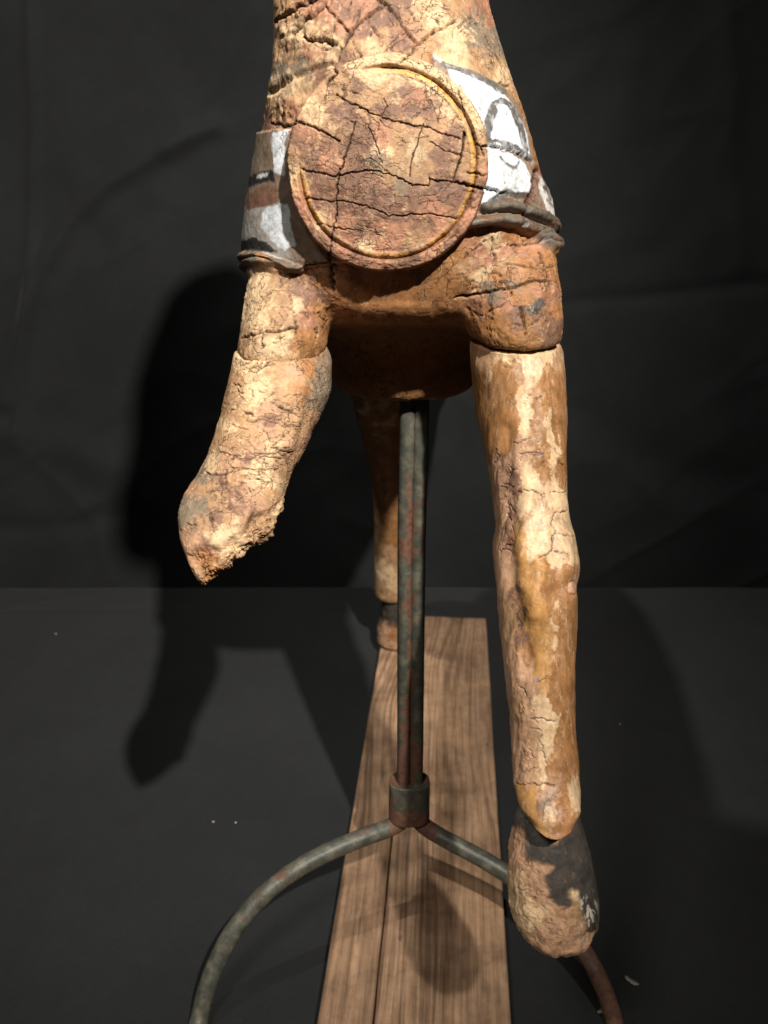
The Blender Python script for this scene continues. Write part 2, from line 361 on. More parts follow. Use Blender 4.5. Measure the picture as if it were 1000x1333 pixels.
def stand():
    YP = 0.733
    c = at(533, 1036, YP); root = empty('steel_stand', (c[0], c[1], 0))
    tag(root, 'rusty dark steel stand of two joined rods with bowed legs under the belly', 'stand')
    def part(name, me, rustf, par=root):
        v = coords(me); uv = front(v); set_f(me, 'rust', np.clip(rustf(uv, v), 0, 1))
        set_coords(me, v - np.array(root.location)); me.materials.append(M_STEEL)
        return link(bpy.data.objects.new(name, me), par)
    def prust(uv, v):
        k = sstep(900, 1010, uv[:, 1])*0.38 + np.exp(-((uv[:, 0]-534)/4.0)**2)*0.45*(uv[:, 1] > 600) + 0.22*np.exp(-((uv[:, 1]-690)/60)**2)
        return k + 0.35*sstep(870, 890, uv[:, 1])*np.exp(-((uv[:, 0]-530)/9)**2)
    r = 9.0/FPX*0.94
    for l, h in ((525.5, 531.0), (542.0, 549.5)):
        pts = [at(h if py < 500 else np.interp(py, [515, 700, 1014], [h, l+ (h-l)*0.35, l]), py, YP) for py in (430, 560, 700, 850, 1030)]
        part('pole_rod', tube_mesh('pole_rod', pts, r*0.93, r, rough=0.4), prust)
    # collar: an oval band round both rods
    z0 = at(533, 1064, YP)[2]; z1 = at(533, 1016, YP)[2]; cx = c[0]; A, B = 0.0225, 0.0166; G = []
    for (dz, k) in ((z1-0.0015, 0.80), (z1+0.0008, 0.90), (z1, 0.985), (z1-0.0025, 1.0), (0.5*(z0+z1), 1.0), (z0+0.0025, 1.0), (z0, 0.97), (z0, 0.6)):
        G.append([(cx + A*k*math.copysign(abs(math.cos(t))**0.72, math.cos(t)), YP + B*k*math.copysign(abs(math.sin(t))**0.8, math.sin(t)), dz) for t in np.linspace(2*math.pi, 0, 56, endpoint=False)])
    rows = np.array(G); k = np.linspace(0, len(rows)-1, 60); i = np.clip(k.astype(int), 0, len(rows)-2); fr = (k-i)[:, None, None]
    G = rows[i]*(1-fr) + rows[i+1]*fr; f = G.reshape(-1, 3); f += 0.0006*np.stack([fbm(f*80 + q, 3) for q in (1, 7, 13)], 1)
    part('collar', grid_mesh('collar', f.reshape(G.shape)), lambda uv, v: 0.55*np.exp(-((uv[:, 1]-1016)/5)**2) + 0.5*sstep(1050, 1062, uv[:, 1]) + 0.3*sstep(520, 508, uv[:, 0]))
    lr = 0.0097
    lpts = [at(527, 1052, 0.735), at(524, 1066, 0.733), at(508, 1077, 0.726), at(470, 1091, 0.712), at(425, 1110, 0.696), at(378, 1137, 0.678), at(336, 1172, 0.658), at(300, 1218, 0.636), at(273, 1276, 0.612), at(258, 1335, 0.588)]
    lpts += [on_plane(246, 1400, 0.0045)]
    rpts = [at(541, 1052, 0.735), at(544, 1064, 0.733), at(556, 1078, 0.728), at(590, 1098, 0.715), at(635, 1122, 0.700), at(680, 1152, 0.683), at(722, 1192, 0.662), at(760, 1238, 0.637), at(786, 1288, 0.612), at(803, 1340, 0.588)]
    rpts += [on_plane(816, 1402, 0.0045)]
    part('bowed_leg', tube_mesh('bowed_leg', lpts, lr, rough=1.0), lambda uv, v: 0.75*sstep(495, 520, uv[:, 0]) + 0.2*np.exp(-((uv[:, 0]-330)/18)**2))
    part('bowed_leg', tube_mesh('bowed_leg', rpts, lr*0.96, rough=1.0), lambda uv, v: 0.8*sstep(580, 552, uv[:, 0]) + 0.7*sstep(700, 760, uv[:, 0]))
    return root
stand()

# ------------------------------------------------------------------ the carved animal
ROOT = empty('carousel_animal', (0.03, 0.80, 0.0)); RL = np.array(ROOT.location)
tag(ROOT, 'weathered carved wooden carousel animal with round chest medallion and one broken raised foreleg', 'carousel animal')
PAL = dict(C=(.58, .405, .235), T=(.375, .222, .118), P=(.200, .108, .070), K=(.37, .182, .108), O=(.34, .158, .062), Y=(.42, .215, .068),
           G=(.215, .165, .115), D=(.085, .048, .030), W=(.78, .82, .86), S=(.085, .083, .080), B=(.29, .138, .050), H=(.060, .052, .045), L=(.62, .60, .56), R=(.43, .250, .150))
def paint_from(uv, P, anchors, warp=9.0, sy=1.0, soft=0.3, scale=60, mk=1.0):
    a = paint_one(uv, P, anchors, warp, sy, soft, scale); b = paint_one(uv, P + 3.7, anchors, warp*2.6, sy, soft, scale*2.6)
    c = paint_one(uv, P + 9.1, anchors, warp*4.5, sy, soft, scale*2.0)
    q = P*np.array((1, 1, sy)); k = sstep(-.04, .10, fbm(q*130 + 19, 5, .7))[:, None]; j = sstep(.10, .20, fbm(q*85 + 55, 5, .7))[:, None]
    k = k*mk; j = j*mk; o = a*(1-.6*k) + b*.6*k; o = o*(1-.7*j) + c*.7*j
    return o*(1 + .22*fbm(q*55 + 81, 5, .65))[:, None]
def paint_one(uv, P, anchors, warp, sy, soft, scale):
    """patchy old paint: nearest colour spot in a noise-warped sheet"""
    A = np.array([(a[0], a[1]*sy) for a in anchors], float); Cc = np.array([PAL[a[2]] for a in anchors])
    Rr = np.array([a[3] if len(a) > 3 else 1.0 for a in anchors])
    q = P*np.array((scale, scale, scale*sy))
    u = uv[:, 0] + warp*(fbm(q, 5, .65)*1.9); v = uv[:, 1]*sy + warp*(fbm(q + 40, 5, .65)*1.9)
    out = np.empty((len(uv), 3))
    for s in range(0, len(uv), 60000):
        e = slice(s, s+60000)
        d = np.sqrt((u[e, None]-A[None, :, 0])**2 + (v[e, None]-A[None, :, 1])**2)/Rr
        i = np.argpartition(d, 1, axis=1)[:, :2]; dd = np.take_along_axis(d, i, 1); sw = dd[:, 0] > dd[:, 1]
        i[sw] = i[sw][:, ::-1]; dd[sw] = dd[sw][:, ::-1]
        k = 0.5*(1 - np.clip((dd[:, 1]-dd[:, 0])/(soft*(dd[:, 1]+1)), 0, 1))
        out[e] = Cc[i[:, 0]]*(1-k)[:, None] + Cc[i[:, 1]]*k[:, None]
    return out
def carve(uv, P, cracks, amp=0.0035):
    """crack depth (m, negative) and darkness from traced lines"""
    j = np.stack((fbm(P*330, 3), fbm(P*330 + 50, 3)), 1)*3.2; q = uv + j
    dep = np.zeros(len(uv)); dark = np.zeros(len(uv))
    for pts, wd in cracks:
        d = line_dist(q, pts, 14); wl = wd*0.42
        prof = np.exp(-(d/(wl*1.0+0.35))**2)
        dep = np.minimum(dep, -prof*amp*min(1.0, wd/3.2)); dark = np.maximum(dark, sstep(wl*0.85+0.5, wl*0.35, d)*min(1.0, 0.5+wd*0.2))
        dep += 0.0005*np.exp(-((d-wl*2.2)/(wl*0.9+0.6))**2)*(prof < .5)
    return dep, dark
def rand_cracks(n, region, length, ang, spread, wd, seed):
    r = random.Random(seed); out = []
    while len(out) < n:
        x = r.uniform(min(p[0] for p in region), max(p[0] for p in region)); y = r.uniform(min(p[1] for p in region), max(p[1] for p in region))
        if poly_sd(np.array([[x, y]]), region)[0] > -3: continue
        a = math.radians(ang + r.gauss(0, spread)); L = r.uniform(*length); pts = [(x, y)]
        for k in range(4):
            a += r.gauss(0, 0.35); x += math.cos(a)*L/4; y += math.sin(a)*L/4; pts.append((x, y))
        out.append((pts, r.uniform(*wd)))
    return out
def finish(name, me, v, paint, dark, mat, parent):
    set_coords(me, v - RL); set_col(me, 'paint', np.clip(paint, 0, 1)); set_f(me, 'crack', dark)
    me.materials.append(mat); return link(bpy.data.objects.new(name, me), parent)

MED_C, MED_R = at(505, 216, 0.602), None
MED_R = 0.5*(at(637, 216, 0.602)[0] - at(372, 216, 0.602)[0])
CRACKS = [([(484, -4), (502, 5), (472, 28), (456, 46), (443, 69), (433, 87), (438, 97), (426, 110)], 3.2),
  ([(502, 5), (521, 30), (541, 57)], 2.6), ([(594, 28), (571, 39), (553, 51), (541, 60), (530, 76), (521, 80)], 3.0),
  ([(463, 159), (454, 193), (443, 221), (438, 258), (439, 276), (431, 313), (432, 360), (434, 380)], 2.3),
  ([(387, 159), (410, 166), (443, 184)], 3.0), ([(438, 124), (475, 143), (498, 154), (530, 161), (558, 166), (599, 182)], 1.9),
  ([(604, 172), (601, 198), (590, 237)], 2.6), ([(394, 221), (433, 230), (484, 221), (516, 230), (539, 241), (558, 241), (560, 234), (594, 237), (622, 244), (652, 252)], 2.2),
  ([(594, 237), (622, 244), (655, 253)], 3.4), ([(551, 161), (544, 184), (535, 212), (535, 230)], 1.8),
  ([(627, 191), (654, 196), (672, 204), (686, 214)], 3.0), ([(691, 225), (688, 250), (676, 271), (673, 294)], 5.0),
  ([(594, 388), (631, 381), (659, 377), (691, 367), (716, 367)], 3.0), ([(677, 400), (680, 415), (685, 436)], 2.8), ([(640, 308), (643, 342)], 2.4),
  ([(316, 440), (341, 434), (369, 430), (387, 427)], 2.6), ([(343, 436), (342, 453)], 2), ([(378, 386), (383, 410), (386, 436)], 2),
  ([(399, 258), (429, 262), (456, 262), (484, 271), (507, 281), (558, 278), (594, 285)], 1.8),
  ([(383, 46), (399, 28), (412, 22), (424, 9)], 6.0), ([(362, 28), (380, 17), (392, 9), (412, 0)], 5.5), ([(398, 50), (408, 55), (424, 54), (440, 59)], 5.0),
  ([(424, 9), (438, 25), (452, 41), (460, 48)], 2.4), ([(474, 24), (493, 48)], 1.8), ([(456, 50), (464, 64), (472, 78)], 1.6), ([(548, 2), (560, 18), (572, 34)], 1.7),
  ([(430, 320), (432, 350), (436, 372)], 2), ([(575, 130), (570, 160)], 1.4), ([(497, 152), (505, 138), (500, 128)], 1.4), ([(480, 165), (487, 185), (495, 200)], 1.2),
  ([(560, 184), (580, 196), (604, 205)], 1.3), ([(408, 290), (440, 297), (470, 300)], 1.2), ([(660, 320), (700, 318), (718, 322)], 2.2), ([(655, 345), (690, 348), (712, 352)], 1.8),
  ([(700, 330), (712, 350), (717, 380)], 3.0), ([(400, 346), (420, 340), (436, 342)], 2.0), ([(352, 160), (372, 165), (388, 160)], 2.6), ([(610, 225), (632, 228)], 1.8),
  ([(615, 175), (632, 205)], 1.5), ([(596, 115), (606, 150)], 1.6), ([(650, 110), (656, 114), (662, 112)], 2.5)]
CR_UP = rand_cracks(26, [(372, 4), (620, 4), (640, 75), (375, 80)], (12, 34), -55, 45, (0.9, 1.7), 3)
CR_MED = rand_cracks(30, [(400, 110), (610, 110), (630, 300), (400, 310)], (14, 44), 12, 26, (0.35, 0.8), 5)
CR_SH = rand_cracks(20, [(325, 365), (420, 365), (415, 450), (318, 450)], (10, 26), -10, 45, (0.8, 1.6), 8) + rand_cracks(22, [(605, 305), (715, 305), (722, 432), (615, 432)], (12, 32), -12, 30, (0.9, 1.8), 9)
ALLC = CRACKS + CR_UP + CR_MED + CR_SH

# ---- chest and neck: lofted bodies fused, smoothed and subdivided
def loft_rows(rows, nn=2.3, m=72, caps=True):
    G = []
    for py, l, r, yc, hd in rows:
        L = at(l, py, yc); R = at(r, py, yc); cx = 0.5*(L[0]+R[0]); hw = 0.5*(R[0]-L[0])
        t = np.linspace(0, 2*math.pi, m, endpoint=False); c = np.cos(t); s = np.sin(t)
        G.append(np.stack((cx + hw*np.sign(c)*np.abs(c)**(2/nn), yc + hd*np.sign(s)*np.abs(s)**(2/nn), np.full(m, L[2])), 1))
    return np.array(G)
def fuse(grids, voxel, smooth_it, sub):
    parts = [grid_mesh('tmp', g) for g in grids]; bm = bmesh.new()
    for p in parts: bm.from_mesh(p)
    bmesh.ops.recalc_face_normals(bm, faces=bm.faces); me = bpy.data.meshes.new('fused'); bm.to_mesh(me); bm.free()
    for p in parts: bpy.data.meshes.remove(p)
    o = link(bpy.data.objects.new('fuse_tmp', me))
    md = o.modifiers.new('r', 'REMESH'); md.mode = 'VOXEL'; md.voxel_size = voxel
    md = o.modifiers.new('s', 'SMOOTH'); md.factor = 0.5; md.iterations = smooth_it
    md = o.modifiers.new('u', 'SUBSURF'); md.levels = sub; md.render_levels = sub
    dg = bpy.context.evaluated_depsgraph_get(); out = bpy.data.meshes.new_from_object(o.evaluated_get(dg))
    bpy.data.objects.remove(o); bpy.data.meshes.remove(me); smooth(out); return out
STRAP_R = [(560, 70), (578, 84), (612, 93), (648, 113), (668, 138), (681, 170), (689, 205), (697, 226), (708, 246), (724, 280), (726, 326), (716, 330), (701, 322), (684, 306), (668, 296), (640, 292), (600, 296), (560, 250), (560, 150)]
STRAP_L = [(300, 178), (345, 172), (366, 168), (386, 170), (450, 170), (450, 340), (410, 345), (385, 350), (362, 352), (338, 352), (318, 366), (300, 366)]
ROLLS = [([(628, 270), (655, 266), (676, 273), (700, 283), (722, 300)], 6.5), ([(608, 290), (640, 284), (668, 287), (690, 300), (706, 313), (724, 326)], 6.5),
         ([(310, 343), (326, 332), (344, 332), (362, 341), (382, 345)], 5.0), ([(308, 356), (322, 346), (340, 344), (360, 351), (392, 349)], 5.5)]
def chest():
    rows = [(-70, 366, 616, .760, .098), (-40, 362, 624, .757, .100), (0, 360, 631, .750, .102), (40, 360, 640, .742, .106), (80, 358, 653, .733, .109), (120, 353, 666, .727, .112), (160, 347, 680, .722, .114),
            (200, 341, 691, .720, .115), (240, 334, 703, .719, .115), (280, 327, 711, .719, .114), (320, 324, 714, .720, .113), (350, 328, 712, .724, .113), (376, 340, 704, .730, .111),
            (396, 350, 692, .738, .104), (408, 372, 664, .752, .080), (425, 400, 640, .764, .072), (450, 414, 630, .768, .070), (480, 424, 622, .770, .068), (500, 440, 612, .770, .062), (506, 458, 596, .770, .046)]
    rows = interp_rows([(r[0], *r[1:]) for r in rows], 90)
    stubL = interp_rows([(320, 345, 440, .690, .05), (365, 325, 434, .672, .054), (400, 320, 430, .660, .055), (430, 315, 427, .650, .055), (452, 311, 425, .644, .054), (459, 312, 420, .642, .050)], 30)
    stubR = interp_rows([(300, 615, 712, .690, .05), (345, 606, 721, .668, .057), (390, 604, 725, .660, .060), (425, 607, 727, .655, .060), (437, 612, 726, .653, .058), (441, 620, 720, .652, .05)], 30)
    me = fuse([loft_rows(rows, 2.35, 96), loft_rows(stubL, 2.3), loft_rows(stubR, 2.5)], 0.0042, 5, 2)
    v = coords(me); n = normals(me); uv = front(v); P = v
    view = v - np.array((0, 0, CAMZ)); facing = -(n*view).sum(1)/np.linalg.norm(view, axis=1)
    fr = sstep(-0.05, 0.15, facing)
    dsp = 0.0008*fbm(P*38, 4) + 0.0003*fbm(P*120 + 9, 4)
    # breast strap stands proud, with two rolled edges
    jit = 1.0*fbm(P*160, 3)
    sdR = poly_sd(uv, STRAP_R)+jit; sdL = poly_sd(uv, STRAP_L)+jit; sd = np.minimum(sdR, sdL); strap = sstep(1.5, -2.5, sd)
    dsp += 0.0042*strap; roll = np.zeros(len(v)); rdark = np.zeros(len(v))
    for pts, wd in ROLLS:
        d = line_dist(uv + jit[:, None]*0.7, pts, 30); prof = np.sqrt(np.clip(1-(d/(wd*1.15))**2, 0, 1)); roll = np.maximum(roll, prof)
    dsp += 0.0050*roll*fr + fr*roll*(0.0016*fbm(P*np.array((70, 70, 300)) + 13, 4) + 0.0009*fbm(P*220, 3))
    dsp -= 0.0030*np.exp(-(line_dist(uv, [(354, 121), (380, 103), (404, 91), (430, 84)])/4.0)**2)*fr
    # recess under the medallion, bulging shoulder blocks, small lit ledge
    dsp -= 0.003*sstep(8, -14, poly_sd(uv, [(448, 360), (590, 352), (604, 392), (560, 398), (470, 398), (440, 392)]))*fr
    dsp += 0.004*sstep(4, -6, poly_sd(uv, [(470, 394), (560, 394), (572, 424), (462, 424)]))*fr
    # flaking slabs: stepped relief
    cell = fbm(P*58 + 3, 5, .64); slab = (sstep(0.02, 0.035, cell) + sstep(0.16, 0.175, cell) + sstep(-0.16, -0.145, cell))*0.0005
    rough_tl = sstep(10, -20, poly_sd(uv, [(350, -10), (440, -10), (452, 60), (430, 82), (360, 84)]))
    dsp += fr*(slab*(1-0.9*strap) + rough_tl*0.0035*np.abs(fbm(P*90 + 21, 4)))
    left_lump = sstep(6, -14, poly_sd(uv, [(352, 128), (425, 95), (445, 115), (385, 165), (350, 165)]))
    dsp += fr*left_lump*0.0028*fbm(P*140, 4)
    plan = sstep(10, -6, poly_sd(uv, [(446, 356), (592, 350), (606, 400), (562, 432), (470, 432), (436, 400)])); dsp *= 1-.7*plan
    cav = sstep(-3, 8, -poly_sd(uv, [(424, 404), (468, 404), (474, 428), (556, 428), (562, 404), (604, 404), (622, 520), (424, 520)])); dsp *= 1-.85*cav
    dep, dark = carve(uv, P, ALLC); dsp += fr*dep
    v2 = v + n*dsp[:, None]
    A = [(375, 20, 'T'), (390, 40, 'C'), (410, 15, 'K'), (420, 40, 'C'), (440, 30, 'K'), (408, 62, 'K'), (432, 62, 'C'), (395, 78, 'G'), (372, 70, 'T'), (366, 95, 'G'), (455, 15, 'P'), (470, 5, 'K'), (480, 40, 'P'), (470, 65, 'T'), (488, 62, 'C'), (455, 88, 'P'),
         (510, 20, 'P'), (525, 12, 'P'), (545, 25, 'T'), (556, 12, 'C'), (520, 55, 'P'), (500, 55, 'T'), (535, 45, 'K'), (545, 72, 'T'), (575, 22, 'C'), (590, 12, 'T'), (566, 55, 'T'), (580, 65, 'C'), (600, 50, 'C'), (612, 30, 'G'), (620, 50, 'G'), (600, 75, 'C'), (625, 75, 'T'), (640, 85, 'T'), (648, 60, 'G'), (632, 15, 'K'), (665, 120, 'T'), (672, 140, 'O'), (684, 165, 'T'), (690, 190, 'O'), (655, 100, 'C'), (560, 80, 'O'), (590, 84, 'C'),
         (375, 120, 'C'), (400, 110, 'C'), (392, 130, 'T'), (415, 100, 'P'), (365, 145, 'T'), (350, 160, 'P'), (385, 150, 'K'), (345, 195, 'G'), (352, 215, 'G'), (350, 250, 'P'), (340, 270, 'P'), (385, 320, 'K'), (395, 335, 'P'), (412, 342, 'K'), (425, 352, 'T'), (370, 320, 'L'),
         (345, 372, 'C'), (365, 368, 'T'), (398, 372, 'P', 1.4), (410, 385, 'P', 1.3), (425, 365, 'O'), (445, 362, 'K'), (350, 395, 'T'), (335, 400, 'C'), (372, 392, 'T'), (385, 398, 'C'), (335, 420, 'C'), (355, 425, 'T'), (325, 445, 'T'), (350, 447, 'C'), (378, 420, 'T'), (400, 415, 'K'), (402, 440, 'O'), (415, 425, 'B'), (390, 445, 'B'), (370, 445, 'C'), (420, 400, 'O'),
         (465, 355, 'P'), (490, 352, 'K'), (520, 360, 'O'), (548, 362, 'P'), (555, 345, 'B'), (580, 350, 'O'), (565, 378, 'O'), (530, 385, 'O'), (500, 378, 'K'), (475, 380, 'O'), (450, 385, 'O', 1.3), (500, 405, 'O'), (545, 410, 'O'), (480, 440, 'O', 2), (560, 440, 'O', 2), (520, 480, 'O', 2), (590, 400, 'O'), (600, 370, 'O'), (590, 330, 'O'),
         (615, 312, 'K'), (640, 318, 'C'), (625, 335, 'K'), (655, 330, 'K'), (672, 315, 'O'), (660, 345, 'T'), (690, 330, 'K'), (700, 345, 'O'), (680, 358, 'O'), (625, 358, 'C'), (610, 350, 'T'), (650, 365, 'O'), (640, 385, 'G'), (620, 395, 'K'), (665, 388, 'O'), (690, 385, 'O'), (700, 405, 'S', .8), (708, 385, 'K'), (655, 402, 'K'), (670, 412, 'P'), (630, 412, 'O'), (650, 425, 'B'), (690, 425, 'B'), (715, 410, 'O'), (720, 360, 'O'), (675, 372, 'G', .7), (714, 425, 'P'), (630, 300, 'P'), (612, 290, 'O')]
    col = paint_from(uv, P, A, 9)
    # strap paint
    taupe = np.array((.235, .165, .120)); st = np.tile(taupe, (len(v), 1)); nz = fbm(P*95 + 5, 5, .65)
    def lay(c, sdv, wid=1.2): 
        nonlocal st; k = sstep(wid, -wid, sdv)[:, None]; st = st*(1-k) + np.array(PAL[c] if isinstance(c, str) else c)*k
    q = uv + np.stack((fbm(P*200, 3), fbm(P*200+9, 3)), 1)*3.0
    lay('T', poly_sd(q, [(300, 100), (420, 80), (420, 165), (362, 172), (330, 170)]) + 8*nz)
    lay((.40, .37, .33), poly_sd(q, [(300, 260), (372, 262), (384, 335), (300, 345)]) + 4*nz, 2)
    lay('W', poly_sd(q, [(361, 174), (380, 170), (376, 228), (361, 226)]) + 3*nz); lay('W', poly_sd(q, [(352, 270), (380, 266), (390, 318), (374, 326), (356, 312), (346, 296)]) + 4*nz)
    lay('G', poly_sd(q, [(335, 170), (358, 176), (358, 225), (330, 236)]) + 4*nz); lay((.025, .025, .027), poly_sd(q, [(330, 232), (345, 226), (364, 222), (364, 236), (345, 240), (330, 246)]) + 2*nz); lay('L', poly_sd(q, [(342, 229), (356, 227), (354, 232), (341, 234)]) + 2*nz)
    lay('P', poly_sd(q, [(326, 262), (345, 244), (366, 240), (370, 264), (350, 270), (328, 276)]) + 2*nz)
    lay((.03, .03, .03), poly_sd(q, [(318, 314), (336, 309), (352, 314), (366, 328), (340, 328), (318, 332)]) + 2*nz)
    lay('W', poly_sd(q, [(578, 92), (612, 102), (645, 122), (664, 145), (679, 178), (684, 210), (655, 196), (610, 190), (590, 130)]) + 1.5*nz)
    lay('W', poly_sd(q, [(610, 190), (628, 194), (656, 200), (678, 216), (686, 232), (682, 254), (662, 250), (634, 263), (610, 262)]) + 2*nz)
    lay('L', poly_sd(q, [(692, 226), (702, 242), (712, 262), (716, 282), (706, 276), (696, 256)]) + 2*nz)
    lay('L', poly_sd(q, [(562, 76), (584, 80), (606, 90), (600, 100), (578, 92)]) + 4*nz)
    gray = np.array((.115, .112, .105))
    def stroke(pts, wd, c=gray, wear=0.35):
        nonlocal st; d = line_dist(q, pts); k = (sstep(wd*.5+.8, wd*.5-.8, d)*(1 - wear*sstep(-.05, .25, fbm(P*210+77, 4, .7))))[:, None]; st = st*(1-k) + c*k
    stroke([(574, 87), (598, 95), (624, 107), (650, 124)], 8); stroke([(631, 183), (629, 162), (634, 143), (645, 134), (657, 140), (667, 158), (673, 178), (678, 198)], 7.5, wear=.35)
    stroke([(631, 178), (633, 160), (639, 147)], 9, wear=.35); stroke([(622, 186), (642, 186), (664, 194), (686, 209)], 5); stroke([(646, 206), (654, 216), (664, 221), (669, 213)], 3.5)
    blot = sstep(0.08, 0.2, fbm(P*150+3, 4, .65))*sstep(10, -8, poly_sd(uv, [(638, 212), (672, 222), (676, 246), (650, 246), (638, 236)])); st = st*(1-.75*blot[:, None]) + gray*.75*blot[:, None]
    stroke([(634, 262), (655, 252), (682, 256)], 9, np.array((.07, .065, .06)), .2); stroke([(702, 244), (709, 262)], 4); stroke([(704, 262), (712, 270)], 3)
    br = sstep(5, -2, line_dist(q, [(692, 222), (688, 248), (676, 270), (672, 292)]) - 3)[:, None]; st = st*(1-br) + np.array((.13, .05, .025))*br
    rc = np.array((.115, .098, .075))*(1 + .5*nz)[:, None]; k = sstep(.05, .4, roll)[:, None]; st = st*(1-k) + rc*k
    lk = sstep(.05, .25, fbm(P*80+61, 4, .6))[:, None]*k*(uv[:, :1] < 450); st = st*(1-lk) + np.array(PAL['T'])*lk
    bk = (sstep(.02, .2, fbm(P*130+71, 5, .65))[:, None]*sstep(.05, .4, roll)[:, None])*.8; st = st*(1-bk) + np.array((.15, .075, .04))*bk
    dirt = (sstep(.10, .34, fbm(P*100+33, 5, .7))*.45)[:, None]; st = st*(1-dirt) + np.array((.33, .30, .26))*dirt*(st.mean(1, keepdims=True) > .3) + st*dirt*(st.mean(1, keepdims=True) <= .3)
    k = strap[:, None]; col = col*(1-k) + st*k
    me.materials.clear()
    # split: the rolled trim, the strap and the bare carving are parts of their own
    nv = len(v2); q4 = np.empty(len(me.loops), np.int32); me.loops.foreach_get('vertex_index', q4); q4 = q4.reshape(-1, 4)
    ms = (sd < 0)[q4].sum(1) >= 2; mr = ms & ((roll > 0.25)[q4].sum(1) >= 2)
    nn = normals_of(v2, q4); right = uv[:, 0] > 505
    def sub(name, mask, mat, parent):
        fq = q4[mask]; ids, inv = np.unique(fq, return_inverse=True); m2 = fast_mesh(name, v2[ids], inv.reshape(-1, 4))
        o = finish(name, m2, v2[ids], col[ids], dark[ids]*fr[ids], mat, parent)
        m2.normals_split_custom_set_from_vertices([tuple(x) for x in nn[ids]]); return o
    sub('chest', ~ms, M_CHEST, ROOT); fright = right[q4].sum(1) >= 2
    for side, lab in ((~fright, None), (fright, 'chest strap end painted white with grey outlines')):
        s_ = sub('breast_strap', ms & ~mr & side, M_STRAP, ROOT)
        if lab: s_['label'] = lab
        sub('rolled_trim', mr & side, M_STRAP, s_)
    bpy.data.meshes.remove(me)
def normals_of(v, q):
    a = v[q[:, 2]]-v[q[:, 0]]; b = v[q[:, 3]]-v[q[:, 1]]; fn = np.cross(a, b); n = np.zeros_like(v)
    for k in range(4):
        for c in range(3): n[:, c] += np.bincount(q[:, k], fn[:, c], len(v))
    return n/np.maximum(np.linalg.norm(n, axis=1), 1e-12)[:, None]
chest()

